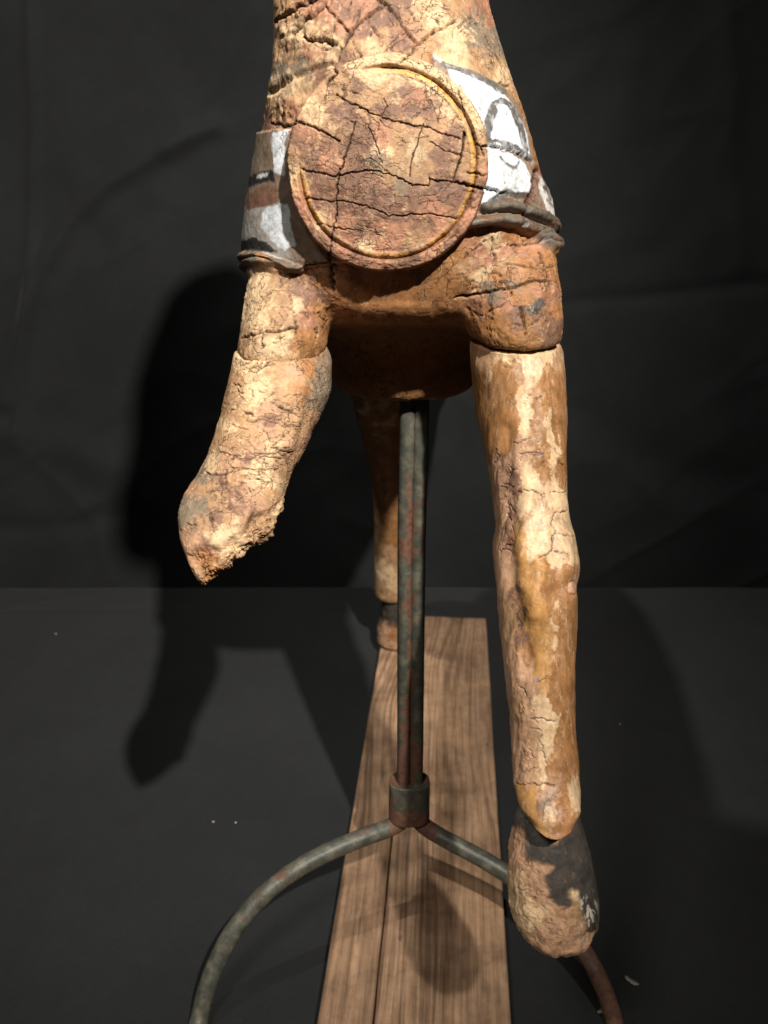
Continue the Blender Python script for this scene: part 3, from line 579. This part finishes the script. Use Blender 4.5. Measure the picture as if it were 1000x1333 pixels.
# ---- medallion
def medallion():
    nr, na = 230, 620; r = np.linspace(0.004, 1, nr); a = np.linspace(0, 2*math.pi, na, endpoint=False)
    R, Aa = np.meshgrid(r, a, indexing='ij'); wob = 1 + 0.020*fbm(np.stack((np.cos(Aa)*1.5, np.sin(Aa)*1.5, 0*Aa), -1).reshape(-1, 3), 3).reshape(R.shape)
    X = R*np.cos(Aa)*wob; Z = R*np.sin(Aa)*wob
    h = 0.0085*(1-R**2) + 0.0025                           # gentle dome
    er = fbm(np.stack((X*9, Z*9, 0*X), -1).reshape(-1, 3) + 4, 4, .6).reshape(R.shape); h += 0.0018*sstep(0.885, 0.91, R)*np.clip(.75 + 1.3*er, 0.1, 1.3)*(0.25+0.75*sstep(0.95, 0.6, np.cos(Aa-math.radians(140))))                       # raised rim
    worn = sstep(0.93, 0.5, np.cos(Aa-math.radians(140)))   # the groove is worn away at the upper left
    h -= 0.0034*np.exp(-((R-0.872)/0.017)**2)*worn
    h += 0.0009*np.exp(-((R-0.825)/0.016)**2)*worn
    h -= 0.006*sstep(0.965, 1.0, R)**2
    Yd = MED_C[1] + 0.004 - h + 0.11*Z*MED_R
    top = np.stack((MED_C[0] + X*MED_R, Yd, MED_C[2] + Z*MED_R), -1)
    sides = []
    for k in range(1, 15):
        s = k/14; rr = 1.0 - 0.05*s; sides.append(np.stack((MED_C[0] + X[-1]*MED_R*rr, Yd[-1] + 0.034*s, MED_C[2] + Z[-1]*MED_R*rr), -1))
    G = np.concatenate((top, np.array(sides)), 0); me = grid_mesh('medallion', G); v = coords(me); n = normals(me)
    if n[5000, 1] > 0: me.flip_normals(); n = -n
    uv = front(v); P = v; rad = np.hypot(v[:, 0]-MED_C[0], v[:, 2]-MED_C[2])/MED_R
    cell = fbm(P*np.array((40, 40, 70)) + 3, 5, .64); slab = (sstep(0.0, 0.015, cell) + sstep(0.16, 0.175, cell) + sstep(-0.16, -0.145, cell))*0.00035
    dsp = slab + 0.0005*fbm(P*60 + 2, 4) + 0.0002*fbm(P*170, 4)
    dep, dark = carve(uv, P, ALLC); dsp += dep
    v2 = v + n*dsp[:, None]
    A = [(450, 120, 'T'), (480, 100, 'C'), (510, 95, 'C'), (540, 100, 'C'), (570, 112, 'C'), (592, 135, 'C'), (606, 160, 'C'), (430, 125, 'T'), (415, 140, 'C'), (445, 140, 'P'), (470, 130, 'T'), (465, 118, 'P'), (500, 122, 'T'), (525, 120, 'P'), (545, 130, 'K'), (560, 145, 'P'), (575, 160, 'T'), (530, 140, 'P'), (590, 175, 'P'), (500, 140, 'P'), (480, 150, 'T'), (455, 160, 'P'), (435, 150, 'P'),
         (410, 155, 'C'), (400, 170, 'K'), (412, 180, 'K'), (425, 185, 'P'), (390, 185, 'P'), (440, 172, 'T'), (450, 185, 'P'), (470, 172, 'P'), (478, 190, 'P'), (495, 175, 'K'), (520, 175, 'T'), (515, 190, 'T'), (500, 200, 'C'), (540, 170, 'T'), (560, 185, 'T'), (580, 190, 'P'), (600, 195, 'T'), (618, 200, 'T'), (545, 200, 'C'), (555, 212, 'T'), (575, 210, 'P'), (600, 220, 'T'), (612, 225, 'T'), (520, 212, 'T'), (490, 212, 'G'), (470, 205, 'P'), (430, 205, 'K'), (420, 215, 'K'), (400, 205, 'P'),
         (380, 200, 'T'), (378, 225, 'C'), (385, 240, 'T'), (410, 230, 'P'), (435, 235, 'P'), (420, 250, 'P', 1.3), (450, 240, 'P'), (470, 230, 'P'), (480, 245, 'P'), (500, 235, 'T'), (525, 240, 'G'), (550, 228, 'T'), (570, 240, 'P'), (590, 250, 'P', 1.3), (620, 245, 'P'), (625, 225, 'K'), (540, 255, 'P', 1.3), (510, 258, 'P'), (465, 262, 'P'), (440, 270, 'P'), (485, 280, 'P', 1.2), (520, 275, 'P', 1.2), (555, 270, 'K'), (570, 280, 'K'), (600, 272, 'P'), (615, 280, 'K'),
         (410, 275, 'P'), (395, 265, 'K'), (400, 285, 'K'), (420, 285, 'C'), (430, 295, 'K'), (450, 290, 'K'), (470, 300, 'P'), (495, 300, 'K'), (525, 298, 'K'), (550, 292, 'P'), (580, 300, 'K'), (600, 300, 'K'), (430, 312, 'P'), (450, 322, 'K'), (470, 330, 'P'), (500, 330, 'K'), (530, 335, 'P'), (560, 322, 'K'), (590, 312, 'P'), (480, 315, 'C'), (515, 318, 'K'), (545, 310, 'T'), (400, 300, 'P'), (385, 280, 'K')]
    col = paint_from(uv, P, A, 8)
    ang = np.arctan2(v[:, 2]-MED_C[2], v[:, 0]-MED_C[0]); w_ = sstep(0.93, 0.5, np.cos(ang-math.radians(140)))
    ring = np.exp(-((rad-0.835)/0.016)**2)*w_*(0.12 + 0.88*sstep(-.12, .14, fbm(P*55+5, 5, .65)))
    col = col*(1-.92*ring[:, None]) + np.array((.66, .36, .075))*.92*ring[:, None]
    gr = np.exp(-((rad-0.875)/0.016)**2)*w_; col = col*(1-.7*gr[:, None]) + np.array((.22, .085, .028))*.7*gr[:, None]
    edge = sstep(0.97, 1.0, rad); col = col*(1-.4*edge[:, None]) + np.array(PAL['O'])*.4*edge[:, None]
    o = finish('medallion', me, v2, col, dark, M_CHEST, ROOT); o['label'] = 'round cracked medallion carved on the chest'
medallion()

# ---- legs
def leg_grid(rows, m, n, nn=2.1):
    r = interp_rows(rows, n); return loft_rows(r, nn, m)
def standing_leg():
    rows = [(443.0, 622, 722, 0.648, .046), (446.0, 613, 728, 0.648, .051), (470.0, 613, 732, 0.642, .052), (500.0, 617, 734, 0.637, .052), (540.0, 622, 735, 0.625, .050), (580.0, 630, 735, 0.613, .047), (620.0, 638, 735, 0.600, .044), (660.0, 643, 738, 0.586, .043), (690.0, 645, 743, 0.576, .044),
            (720.0, 643, 749, 0.567, .045), (750.0, 645, 750, 0.558, .044), (780.0, 648, 750, 0.551, .041), (820.0, 652, 748, 0.541, .037), (860.0, 656, 747, 0.531, .034), (900.0, 661, 747, 0.521, .032), (940.0, 665, 748, 0.512, .031), (980.0, 667, 751, 0.501, .031), (1011.9, 668, 753, 0.490, .031), (1034.2, 672, 755, 0.482, .030), (1048.5, 681, 749, 0.477, .028), (1059.6, 688, 744, 0.471, .024), (1067.6, 698, 735, 0.466, .018), (1070.0, 706, 727, 0.465, .012)]
    G = leg_grid(rows, 230, 620); me = grid_mesh('front_leg', G); v = coords(me); n = normals(me); c = G.mean((0, 1))
    if (n[1000]*(v[1000]-G[4].mean(0))).sum() < 0: me.flip_normals(); n = -n
    uv = front(v); P = v; d = np.zeros(len(v))
    def groove(pts, wd, a):
        nonlocal d; d -= a*np.exp(-(line_dist(uv, pts, wd*3)/wd)**2)
    groove([(660, 560), (662, 620), (658, 680), (664, 720)], 11, .0026); groove([(668, 740), (672, 780), (682, 830), (690, 870)], 11, .0030); groove([(690, 640), (684, 700), (676, 760)], 10, -.003)
    groove([(735, 700), (742, 740)], 12, -.003); groove([(705, 520), (702, 600)], 12, -.0025); groove([(700, 730), (698, 800)], 12, -.0035); groove([(725, 770), (722, 850)], 10, .002)
    d += 0.0016*fbm(P*np.array((55, 55, 22)), 4) + 0.0009*fbm(P*np.array((190, 190, 60)) + 3, 4)
    rugged = sstep(10, -20, poly_sd(uv, [(660, 820), (690, 850), (700, 1015), (668, 1015)])); d += rugged*0.0022*fbm(P*np.array((230, 230, 90)), 4)
    rugged2 = sstep(10, -15, poly_sd(uv, [(642, 590), (668, 590), (672, 720), (648, 720)])); d += rugged2*0.0018*fbm(P*np.array((160, 160, 90)), 4)
    CR = [([(682, 637), (695, 640), (706, 644)], 1.8), ([(716, 641), (734, 641)], 1.5), ([(738, 666), (722, 668), (718, 680), (724, 694), (718, 700)], 1.8), ([(724, 694), (744, 700)], 1.6), ([(720, 696), (719, 716), (708, 724), (702, 726)], 2.0), ([(719, 716), (738, 724)], 1.3), ([(676, 592), (690, 590), (706, 592)], 1.5), ([(668, 578), (690, 570)], 1.2),
          ([(690, 936), (706, 936), (722, 940)], 1.8), ([(672, 1020), (700, 1021), (722, 1022)], 1.6), ([(694, 520), (706, 516)], 1.2), ([(728, 601), (733, 606)], 1.5), ([(706, 970), (712, 995)], 1.3)] + rand_cracks(16, [(645, 600), (670, 600), (672, 720), (648, 720)], (6, 16), 20, 60, (.8, 1.5), 21) + rand_cracks(14, [(668, 880), (705, 880), (712, 1010), (670, 1010)], (6, 16), 60, 50, (.8, 1.3), 22) + rand_cracks(14, [(650, 450), (725, 450), (730, 620), (640, 600)], (8, 20), 80, 25, (.6, 1.1), 24)
    dep, dark = carve(uv, P, CR, .0025); d += dep
    A = [(640, 458, 'T'), (660, 455, 'C'), (685, 455, 'C', 1.2), (700, 465, 'C', 1.2), (720, 455, 'C'), (690, 485, 'C', .8), (728, 465, 'T'), (622, 465, 'T'), (625, 490, 'B'), (645, 480, 'B'), (650, 500, 'B', 1.3), (670, 490, 'B'), (715, 490, 'B'), (725, 510, 'B', 1.2), (705, 510, 'B'), (635, 520, 'B'), (650, 540, 'B', 1.2), (635, 475, 'T', .7), (632, 490, 'C', .6), (680, 525, 'C', .9), (682, 545, 'C', .9), (666, 520, 'B'), (668, 550, 'B'), (700, 540, 'B', 1.1), (712, 550, 'C', .8), (716, 568, 'C', .8), (728, 550, 'B'), (730, 580, 'B'), (700, 570, 'B'), (703, 595, 'B'), (683, 565, 'C', .7), (680, 582, 'R', .8), (645, 570, 'B'), (640, 590, 'B'),
         (660, 575, 'B'), (672, 598, 'R'), (655, 605, 'P'), (648, 620, 'R'), (660, 630, 'P'), (668, 640, 'P'), (655, 650, 'R'), (650, 670, 'R'), (662, 680, 'P'), (660, 705, 'P'), (650, 710, 'R'), (648, 730, 'R'), (720, 590, 'C', .8), (718, 610, 'C', .9), (728, 615, 'B', .8), (712, 620, 'B', .8), (690, 620, 'C'), (695, 640, 'C', 1.1), (682, 650, 'C'), (700, 660, 'C'), (718, 640, 'C', .9), (728, 655, 'C'), (710, 650, 'B', .6), (730, 680, 'C', 1.2), (735, 700, 'C', 1.2), (712, 690, 'C', 1.2), (690, 690, 'C'), (685, 680, 'T', .7), (700, 710, 'C', 1.2), (720, 720, 'C'), (738, 720, 'C'), (690, 725, 'C', .7), (676, 700, 'Y'), (672, 720, 'Y'), (736, 740, 'B'), (715, 745, 'B'), (700, 740, 'Y'), (682, 740, 'Y', 1.2), (665, 735, 'T'), (660, 755, 'R'), (655, 775, 'R'), (668, 770, 'P'), (690, 765, 'Y', 1.3), (700, 790, 'Y', 1.2), (720, 770, 'B', 1.2), (740, 780, 'B'), (746, 760, 'R', .6), (727, 790, 'C', .5), (724, 812, 'C', .5), (735, 810, 'B', 1.2), (710, 820, 'Y'), (695, 820, 'Y', 1.2), (675, 800, 'D', .7), (662, 800, 'T'), (660, 830, 'T'), (672, 830, 'P', .8), (680, 850, 'B'), (700, 850, 'Y'), (720, 840, 'C', .5), (740, 850, 'B', 1.2), (725, 865, 'B'), (705, 880, 'Y', 1.1), (720, 890, 'B'), (740, 890, 'B', 1.3), (668, 860, 'R'), (680, 875, 'R'), (690, 900, 'R'), (672, 890, 'R'), (700, 915, 'C'), (710, 935, 'C', 1.1), (715, 955, 'C'), (728, 935, 'C', .7), (735, 920, 'B'), (742, 950, 'B', 1.2), (735, 975, 'B', 1.2), (712, 975, 'C'), (705, 990, 'C', .9), (690, 930, 'R'), (678, 920, 'T'), (675, 950, 'R'), (690, 960, 'T'), (680, 985, 'R'), (695, 1000, 'T'), (720, 1000, 'B'), (745, 990, 'B'), (735, 1010, 'B'), (705, 1012, 'C', .7), (680, 1010, 'R'), (680, 1035, 'Y'), (695, 1040, 'Y', 1.2), (690, 1065, 'Y'), (705, 1045, 'P', .8), (708, 1030, 'R', .7), (718, 1060, 'C', .8), (715, 1075, 'T', .7), (730, 1045, 'O'), (745, 1030, 'C', .7), (748, 1050, 'C', .6), (738, 1065, 'O'), (702, 1085, 'Y'), (725, 1085, 'O')]
    col = paint_from(uv, P, A, 6.5, 0.6, .06, 110, .65)
    streak = sstep(.16, .24, fbm(P*np.array((260, 260, 38)) + 8, 4, .6)); col = col*(1-.3*streak[:, None]) + np.array(PAL['R'])*.3*streak[:, None]
    col = np.clip(col.mean(1, keepdims=True) + (col - col.mean(1, keepdims=True))*0.98, 0, 1)*1.06
    blue = sstep(2.6, 1.6, np.hypot(uv[:, 0]-700, uv[:, 1]-884))[:, None]; col = col*(1-blue) + np.array((.16, .23, .33))*blue
    knot = line_dist(uv, [(746, 762), (746, 770)]); d -= .0014*np.exp(-((knot-5)/1.6)**2)
    lg = finish('front_leg', me, v + n*d[:, None], col, dark, M_LEG, ROOT); lg['label'] = 'straight ochre foreleg with worn cream patches'
    # hoof
    rows = [(1042, 690, 742, 0.494, .015), (1052, 680, 750, 0.491, .021), (1066, 672, 756, 0.487, .025), (1088, 666, 762, 0.483, .029), (1114, 662, 769, 0.478, .032), (1142, 660, 775, 0.474, .034), (1166, 660, 778, 0.471, .036), (1186, 664, 777, 0.469, .036), (1199, 672, 770, 0.468, .033), (1206, 686, 758, 0.467, .026), (1209, 706, 740, 0.467, .014)]
    G = leg_grid(rows, 220, 260, 2.15); me = grid_mesh('hoof', G); v = coords(me); n = normals(me)
    if (n[2000]*(v[2000]-G[9].mean(0))).sum() < 0: me.flip_normals(); n = -n
    uv = front(v); P = v; bare = sstep(4, -4, poly_sd(uv + 6*np.stack((fbm(P*120, 4), fbm(P*120+5, 4)), 1), [(640, 1060), (682, 1080), (684, 1118), (704, 1122), (722, 1128), (716, 1138), (708, 1142), (714, 1168), (732, 1182), (745, 1178), (740, 1168), (746, 1156), (754, 1162), (760, 1190), (762, 1210), (790, 1215), (780, 1260), (650, 1260)]))
    bare = np.maximum(bare, sstep(2, -2, poly_sd(uv, [(716, 1080), (736, 1082), (726, 1100), (718, 1100)])))
    dr = -.0012*bare + bare*.0026*fbm(P*np.array((150, 150, 70)), 5, .6) + .001*fbm(P*60, 4) + .0004*fbm(P*220, 3)
    pits = rand_cracks(60, [(668, 1110), (704, 1125), (716, 1180), (760, 1200), (755, 1232), (700, 1232), (670, 1190)], (4, 10), 75, 25, (.7, 1.4), 31)
    dep, dark = carve(uv, P, pits, .0018); dark *= .6
    cb = paint_from(uv, P, [(670, 1150, 'C'), (690, 1150, 'R'), (690, 1200, 'C'), (720, 1210, 'R'), (750, 1190, 'T'), (735, 1100, 'R'), (726, 1090, 'T'), (750, 1160, 'C'), (700, 1225, 'R'), (740, 1230, 'R'), (680, 1120, 'R')], 8)
    ch = paint_from(uv, P, [(700, 1100, 'H'), (740, 1120, 'H'), (765, 1180, 'H'), (720, 1160, 'H'), (742, 1205, 'D', .8)], 8)*(1 + .5*fbm(P*80, 4))[:, None]
    wsc = sstep(.0, .15, fbm(P*np.array((300, 300, 60)), 4, .6))*sstep(8, -6, poly_sd(uv, [(756, 1165), (776, 1175), (774, 1222), (756, 1225)])); ch = ch*(1-wsc[:, None]) + np.array((.5, .46, .36))*wsc[:, None]
    col = ch*(1-bare[:, None]) + cb*bare[:, None]; wf = (wsc*bare*.6)[:, None]; col = col*(1-wf) + np.array((.6, .55, .42))*wf
    h = finish('hoof', me, v + n*(dr+dep)[:, None], col, dark, M_HOOF, lg); h['label'] = 'black hoof worn to pink bare wood'
standing_leg()

def raised_leg():
    rows = [(453, 318, 412, 0.640, .046), (456, 309, 424, 0.640, .051), (475, 305, 430, 0.633, .054), (500, 299, 430, 0.623, .055), (530, 292, 421, 0.611, .053), (560, 283, 407, 0.597, .049), (590, 272, 392, 0.585, .046), (620, 257, 377, 0.571, .046), (640, 243, 371, 0.562, .047), (658, 237, 369, 0.555, .047), (680, 238, 357, 0.545, .044), (700, 243, 340, 0.536, .039), (720, 250, 319, 0.527, .032), (738, 257, 297, 0.520, .023), (750, 262, 281, 0.515, .014), (757, 266, 271, 0.512, .005)]
    G = leg_grid(rows, 230, 420, 2.2); me = grid_mesh('raised_front_leg', G); v = coords(me); n = normals(me)
    if (n[2000]*(v[2000]-G[9].mean(0))).sum() < 0: me.flip_normals(); n = -n
    uv = front(v); P = v; d = .0010*fbm(P*34, 4) + .0003*fbm(P*120, 4)
    cell = fbm(P*60 + 3, 5, .64); d += (sstep(.05, .065, cell) + sstep(-.15, -.135, cell))*.0004
    d += .004*np.exp(-(line_dist(uv, [(392, 500), (385, 540), (372, 580)])/9)**2)      # ridge along the inner side
    q = uv + 10*np.stack((fbm(P*60, 4), fbm(P*60+7, 4)), 1)
    brk = sstep(6, -6, poly_sd(q, [(380, 638), (352, 662), (330, 668), (318, 690), (300, 700), (285, 712), (262, 715), (250, 722), (262, 768), (300, 768), (400, 690)]))
    d += brk*(.0075*fbm(P*75+2, 5, .62) - .002 - .0045*np.abs(fbm(P*np.array((260, 260, 70)) + P[:, 2:]*np.array((60, 0, 0)), 4)))
    CR = [([(322, 482), (334, 486), (345, 476), (352, 470)], 1.8), ([(352, 522), (365, 530), (375, 536), (385, 543)], 2.2), ([(300, 608), (320, 610), (340, 612), (362, 611)], 1.8), ([(262, 617), (285, 618), (312, 612)], 1.8), ([(268, 640), (300, 635), (320, 628)], 1.6), ([(330, 590), (350, 592), (364, 588)], 1.5), ([(285, 588), (300, 592)], 1.5), ([(272, 668), (278, 685), (280, 695)], 1.4), ([(245, 683), (256, 684)], 1.5), ([(335, 622), (352, 628)], 2), ([(268, 616), (272, 617)], 4), ([(318, 536), (330, 540)], 3), ([(306, 500), (314, 503)], 2.5)]
    CR += rand_cracks(60, [(312, 465), (385, 465), (380, 560), (360, 640), (265, 650), (280, 600), (300, 520)], (8, 30), 14, 22, (.7, 1.7), 41)
    dep, dark = carve(uv, P, CR, .0025); d += dep*(1-brk)
    A = [(318, 465, 'C'), (345, 462, 'C'), (372, 462, 'T'), (395, 465, 'T'), (330, 480, 'C', 1.3), (355, 482, 'T', 1.2), (305, 490, 'T'), (315, 500, 'T'), (382, 485, 'R'), (405, 478, 'O'), (395, 500, 'T', .9), (388, 515, 'O', .8), (418, 500, 'G'), (422, 480, 'G'), (410, 520, 'G'), (400, 540, 'T', .7), (340, 505, 'C', 1.5), (360, 510, 'T'), (325, 525, 'C', 1.2), (300, 525, 'T'), (345, 535, 'R'), (372, 525, 'T'), (378, 548, 'T'), (320, 550, 'T', 1.4), (345, 560, 'R'), (350, 552, 'P', .7), (335, 565, 'T'), (362, 565, 'T'), (385, 560, 'T'), (392, 575, 'R'), (300, 560, 'C'), (290, 575, 'T'), (310, 580, 'T'), (330, 585, 'R'), (350, 590, 'C'), (370, 590, 'R'), (382, 585, 'T'), (322, 598, 'P', .7), (300, 600, 'R'), (280, 605, 'C'), (340, 605, 'C'), (365, 610, 'T'), (265, 620, 'G', .8), (285, 622, 'P', .8), (310, 622, 'T'), (335, 620, 'C', 1.2), (355, 630, 'C'), (330, 640, 'R', .9), (300, 640, 'P', .8), (275, 640, 'T'), (252, 640, 'R'), (248, 655, 'G', 1.2), (260, 660, 'G'), (285, 655, 'T', .8), (310, 655, 'P', 1.1), (330, 650, 'R'), (350, 645, 'T'), (245, 680, 'G'), (262, 680, 'T'), (280, 675, 'P'), (300, 675, 'T'), (275, 695, 'C'), (252, 700, 'R'), (262, 705, 'P', .7), (290, 690, 'C')]
    col = paint_from(uv, P, A, 8); fresh = paint_from(uv, P, [(260, 730, 'O'), (275, 745, 'O'), (270, 715, 'K'), (290, 715, 'C'), (310, 705, 'C'), (330, 690, 'T'), (345, 670, 'T'), (362, 655, 'C'), (320, 680, 'D', .8), (350, 660, 'D', .7), (300, 725, 'T'), (255, 722, 'O')], 9)
    col = col*1.12*(1-brk[:, None]) + fresh*brk[:, None]
    o = finish('raised_front_leg', me, v + n*d[:, None], col, dark*(1-brk), M_BARE, ROOT); o['label'] = 'raised pale foreleg stump broken off at the knee'
raised_leg()

def hind_leg():
    Yh = 1.27; yf = on_plane(503, 838, BZ)[1]
    rows = [(470.0, 438, 560, 1.275, 0.069), (500.0, 447, 552, 1.275, 0.061), (515.0, 455, 545, 1.275, 0.055), (550.0, 466, 538, 1.280, 0.048), (600.0, 478, 532, 1.285, 0.041), (650.0, 486, 530, 1.290, 0.037), (700.0, 488, 532, 1.300, 0.034), (740.0, 488, 533, 1.305, 0.033), (770.0, 488, 533, 1.310, 0.032), (774.8, 491, 530, 1.311, 0.029), (778.0, 497, 524, 1.312, 0.018)]
    G = leg_grid(rows, 110, 260, 2.1); me = grid_mesh('hind_leg', G); v = coords(me); n = normals(me)
    if (n[2000]*(v[2000]-G[18].mean(0))).sum() < 0: me.flip_normals(); n = -n
    uv = front(v); P = v; d = .002*fbm(P*30, 4) + .0008*fbm(P*110, 4)
    A = [(470, 520, 'T'), (485, 550, 'B', 1.5), (490, 565, 'C', .5), (500, 540, 'B'), (500, 600, 'B', 2), (490, 640, 'B', 1.5), (515, 640, 'B', 2), (488, 690, 'T'), (500, 690, 'B'), (505, 720, 'T'), (495, 740, 'C'), (510, 760, 'C'), (500, 770, 'T'), (520, 700, 'B', 2)]
    lg = finish('hind_leg', me, v + n*d[:, None], paint_from(uv, P, A, 6), np.zeros(len(v)), M_LEG, ROOT)
    rows = [(774.0, 500, 526, 1.315, 0.018), (780.4, 497, 530, 1.315, 0.025), (796.4, 496, 534, 1.317, 0.028), (802.8, 494, 538, 1.318, 0.030), (810.8, 491, 542, 1.319, 0.034), (819.6, 491, 543, 1.320, 0.035), (822.8, 495, 540, 1.321, 0.031)]
    G = leg_grid(rows, 90, 110, 2.2); me = grid_mesh('hoof', G); v = coords(me); n = normals(me)
    if (n[2000]*(v[2000]-G[22].mean(0))).sum() < 0: me.flip_normals(); n = -n
    uv = front(v); dz = BZ + .001 - v[:, 2].min(); v[:, 2] += dz*sstep(786, 836, uv[:, 1])
    col = paint_from(uv, v, [(505, 795, 'H', 2), (500, 812, 'R'), (510, 818, 'O'), (500, 828, 'R'), (515, 830, 'R')], 5)
    finish('hoof', me, v + n*(.0018*fbm(v*90, 4))[:, None], col, np.zeros(len(v)), M_HOOF, lg)
hind_leg()

def low(name, path, m=48, mat=M_CHEST, parent=ROOT, keys='TPOCP'):
    """(centre, sideways radius, other radius, axis) rings -> carved lump with noise paint"""
    G = []
    k = np.array([np.concatenate((p[0], (p[1], p[2]))) for p in path], float); s = interp_rows(np.column_stack((np.arange(len(k)), k)), 12*len(k))[:, 1:]
    for i in range(len(s)):
        c = s[i, :3]; d = s[min(i+1, len(s)-1), :3] - s[max(i-1, 0), :3]; d /= np.linalg.norm(d)
        u = np.cross(d, (1, 0, 0)); u /= np.linalg.norm(u); t = np.linspace(0, 2*math.pi, m, endpoint=False)
        G.append(c + np.cos(t)[:, None]*np.array((1, 0, 0))*max(s[i, 3], .002) + np.sin(t)[:, None]*u*max(s[i, 4], .002))
    me = grid_mesh(name, np.array(G)); bm = bmesh.new(); bm.from_mesh(me); bmesh.ops.recalc_face_normals(bm, faces=bm.faces); bm.to_mesh(me); bm.free()
    v = coords(me); n = normals(me); q = fbm(v*22, 4); i = np.clip(((q+.5)*len(keys)).astype(int), 0, len(keys)-1)
    return finish(name, me, v + n*(.002*q)[:, None], np.array([PAL[c] for c in keys])[i], np.zeros(len(v)), mat, parent)
# the parts of the animal behind and above what the picture frames
low('barrel', [((.020, .72, .745), .06, .06), ((.025, .80, .750), .105, .105), ((.035, .92, .752), .128, .125), ((.055, 1.05, .750), .130, .125), ((.075, 1.18, .745), .120, .130), ((.088, 1.28, .735), .105, .120), ((.095, 1.35, .72), .055, .07), ((.096, 1.37, .72), .01, .01)], 72)
low('thigh', [((-.005, 1.21, .66), .03, .05), ((-.008, 1.22, .60), .065, .085), ((-.005, 1.225, .53), .058, .072), ((-.002, 1.23, .47), .04, .05)])
low('hind_leg', [((.150, 1.20, .70), .03, .05), ((.165, 1.24, .63), .058, .075), ((.175, 1.34, .575), .04, .05), ((.178, 1.46, .555), .030, .034), ((.178, 1.56, .575), .026, .028), ((.178, 1.60, .585), .034, .036), ((.178, 1.64, .60), .02, .02)], mat=M_LEG, keys='BOBCB')
low('neck', [((.000, .770, .86), .070, .07), ((.000, .775, .95), .082, .084), ((.004, .765, 1.05), .086, .084), ((.016, .74, 1.14), .088, .080), ((.031, .70, 1.22), .082, .072), ((.040, .67, 1.29), .06, .05), ((.043, .66, 1.32), .01, .01)], 64)
hd = low('head', [((.043, .74, 1.30), .03, .03), ((.043, .67, 1.285), .070, .070), ((.043, .58, 1.265), .070, .076), ((.043, .50, 1.24), .054, .058), ((.043, .42, 1.22), .046, .046), ((.043, .375, 1.21), .03, .03), ((.043, .365, 1.207), .005, .005)])
for s in (-1, 1):
    low('ear', [((.043 + .045*s, .70, 1.310), .014, .010), ((.043 + .046*s, .75, 1.300), .013, .008), ((.043 + .046*s, .80, 1.285), .003, .003)], 20, parent=hd)

# ------------------------------------------------------------------ bits of paint lying on the cloth
def flake(px, py, L, W, rot, mat, label, bend=.3):
    p = on_plane(px, py, 0.0); n = 9; r = random.Random(int(px)); V = []; F = []
    top = []
    for i in range(n):
        t = i/(n-1)-.5; w = W*(1-(2*t)**4*.8)*r.uniform(.6, 1.1)
        for s in (-1, 1): V.append((t*L, s*w/2 + .15*L*t*t, .0012 + bend*L*t*t))
    for i in range(n): V += [(V[2*i][0], V[2*i][1], V[2*i][2]+.0008), (V[2*i+1][0], V[2*i+1][1], V[2*i+1][2]+.0008)]
    o = 2*n
    for i in range(n-1):
        a, b, c, d = 2*i, 2*i+1, 2*i+3, 2*i+2; F += [(a, d, c, b), (o+a, o+b, o+c, o+d), (a, b, o+b, o+a) if i == 0 else (a, o+a, o+d, d), (b, c, o+c, o+b)]
    F += [(2*n-2, o+2*n-2, o+2*n-1, 2*n-1), (0, o, o+2, 2)]
    ob = mesh_obj('paint_flake', V, F, mat); ob.location = p; ob.rotation_euler = (0, 0, rot)
    tag(ob, label, 'paint flake', 'paint flakes fallen on the cloth')
M_FLK = plain('grey_paint_flake', (.30, .29, .26)); M_FLKW = plain('pale_paint_flake', (.55, .53, .48))
flake(822, 1279, .016, .006, -.7, M_FLK, 'largest grey paint flake on the cloth right of the bowed leg')
flake(782, 1318, .008, .004, .4, M_FLK, 'small grey paint flake near the lower right bowed leg foot')
flake(278, 1071, .0032, .0026, .2, M_FLKW, 'left one of two tiny pale specks on the cloth left of the collar')
flake(307, 1072, .0032, .0024, 1.2, M_FLKW, 'right one of two tiny pale specks on the cloth left of the collar')
flake(73, 826, .004, .003, .5, M_FLKW, 'lone tiny pale speck on the cloth far left near the platform edge')
flake(807, 944, .004, .002, .9, M_FLK, 'tiny grey speck on the cloth beside the straight foreleg')
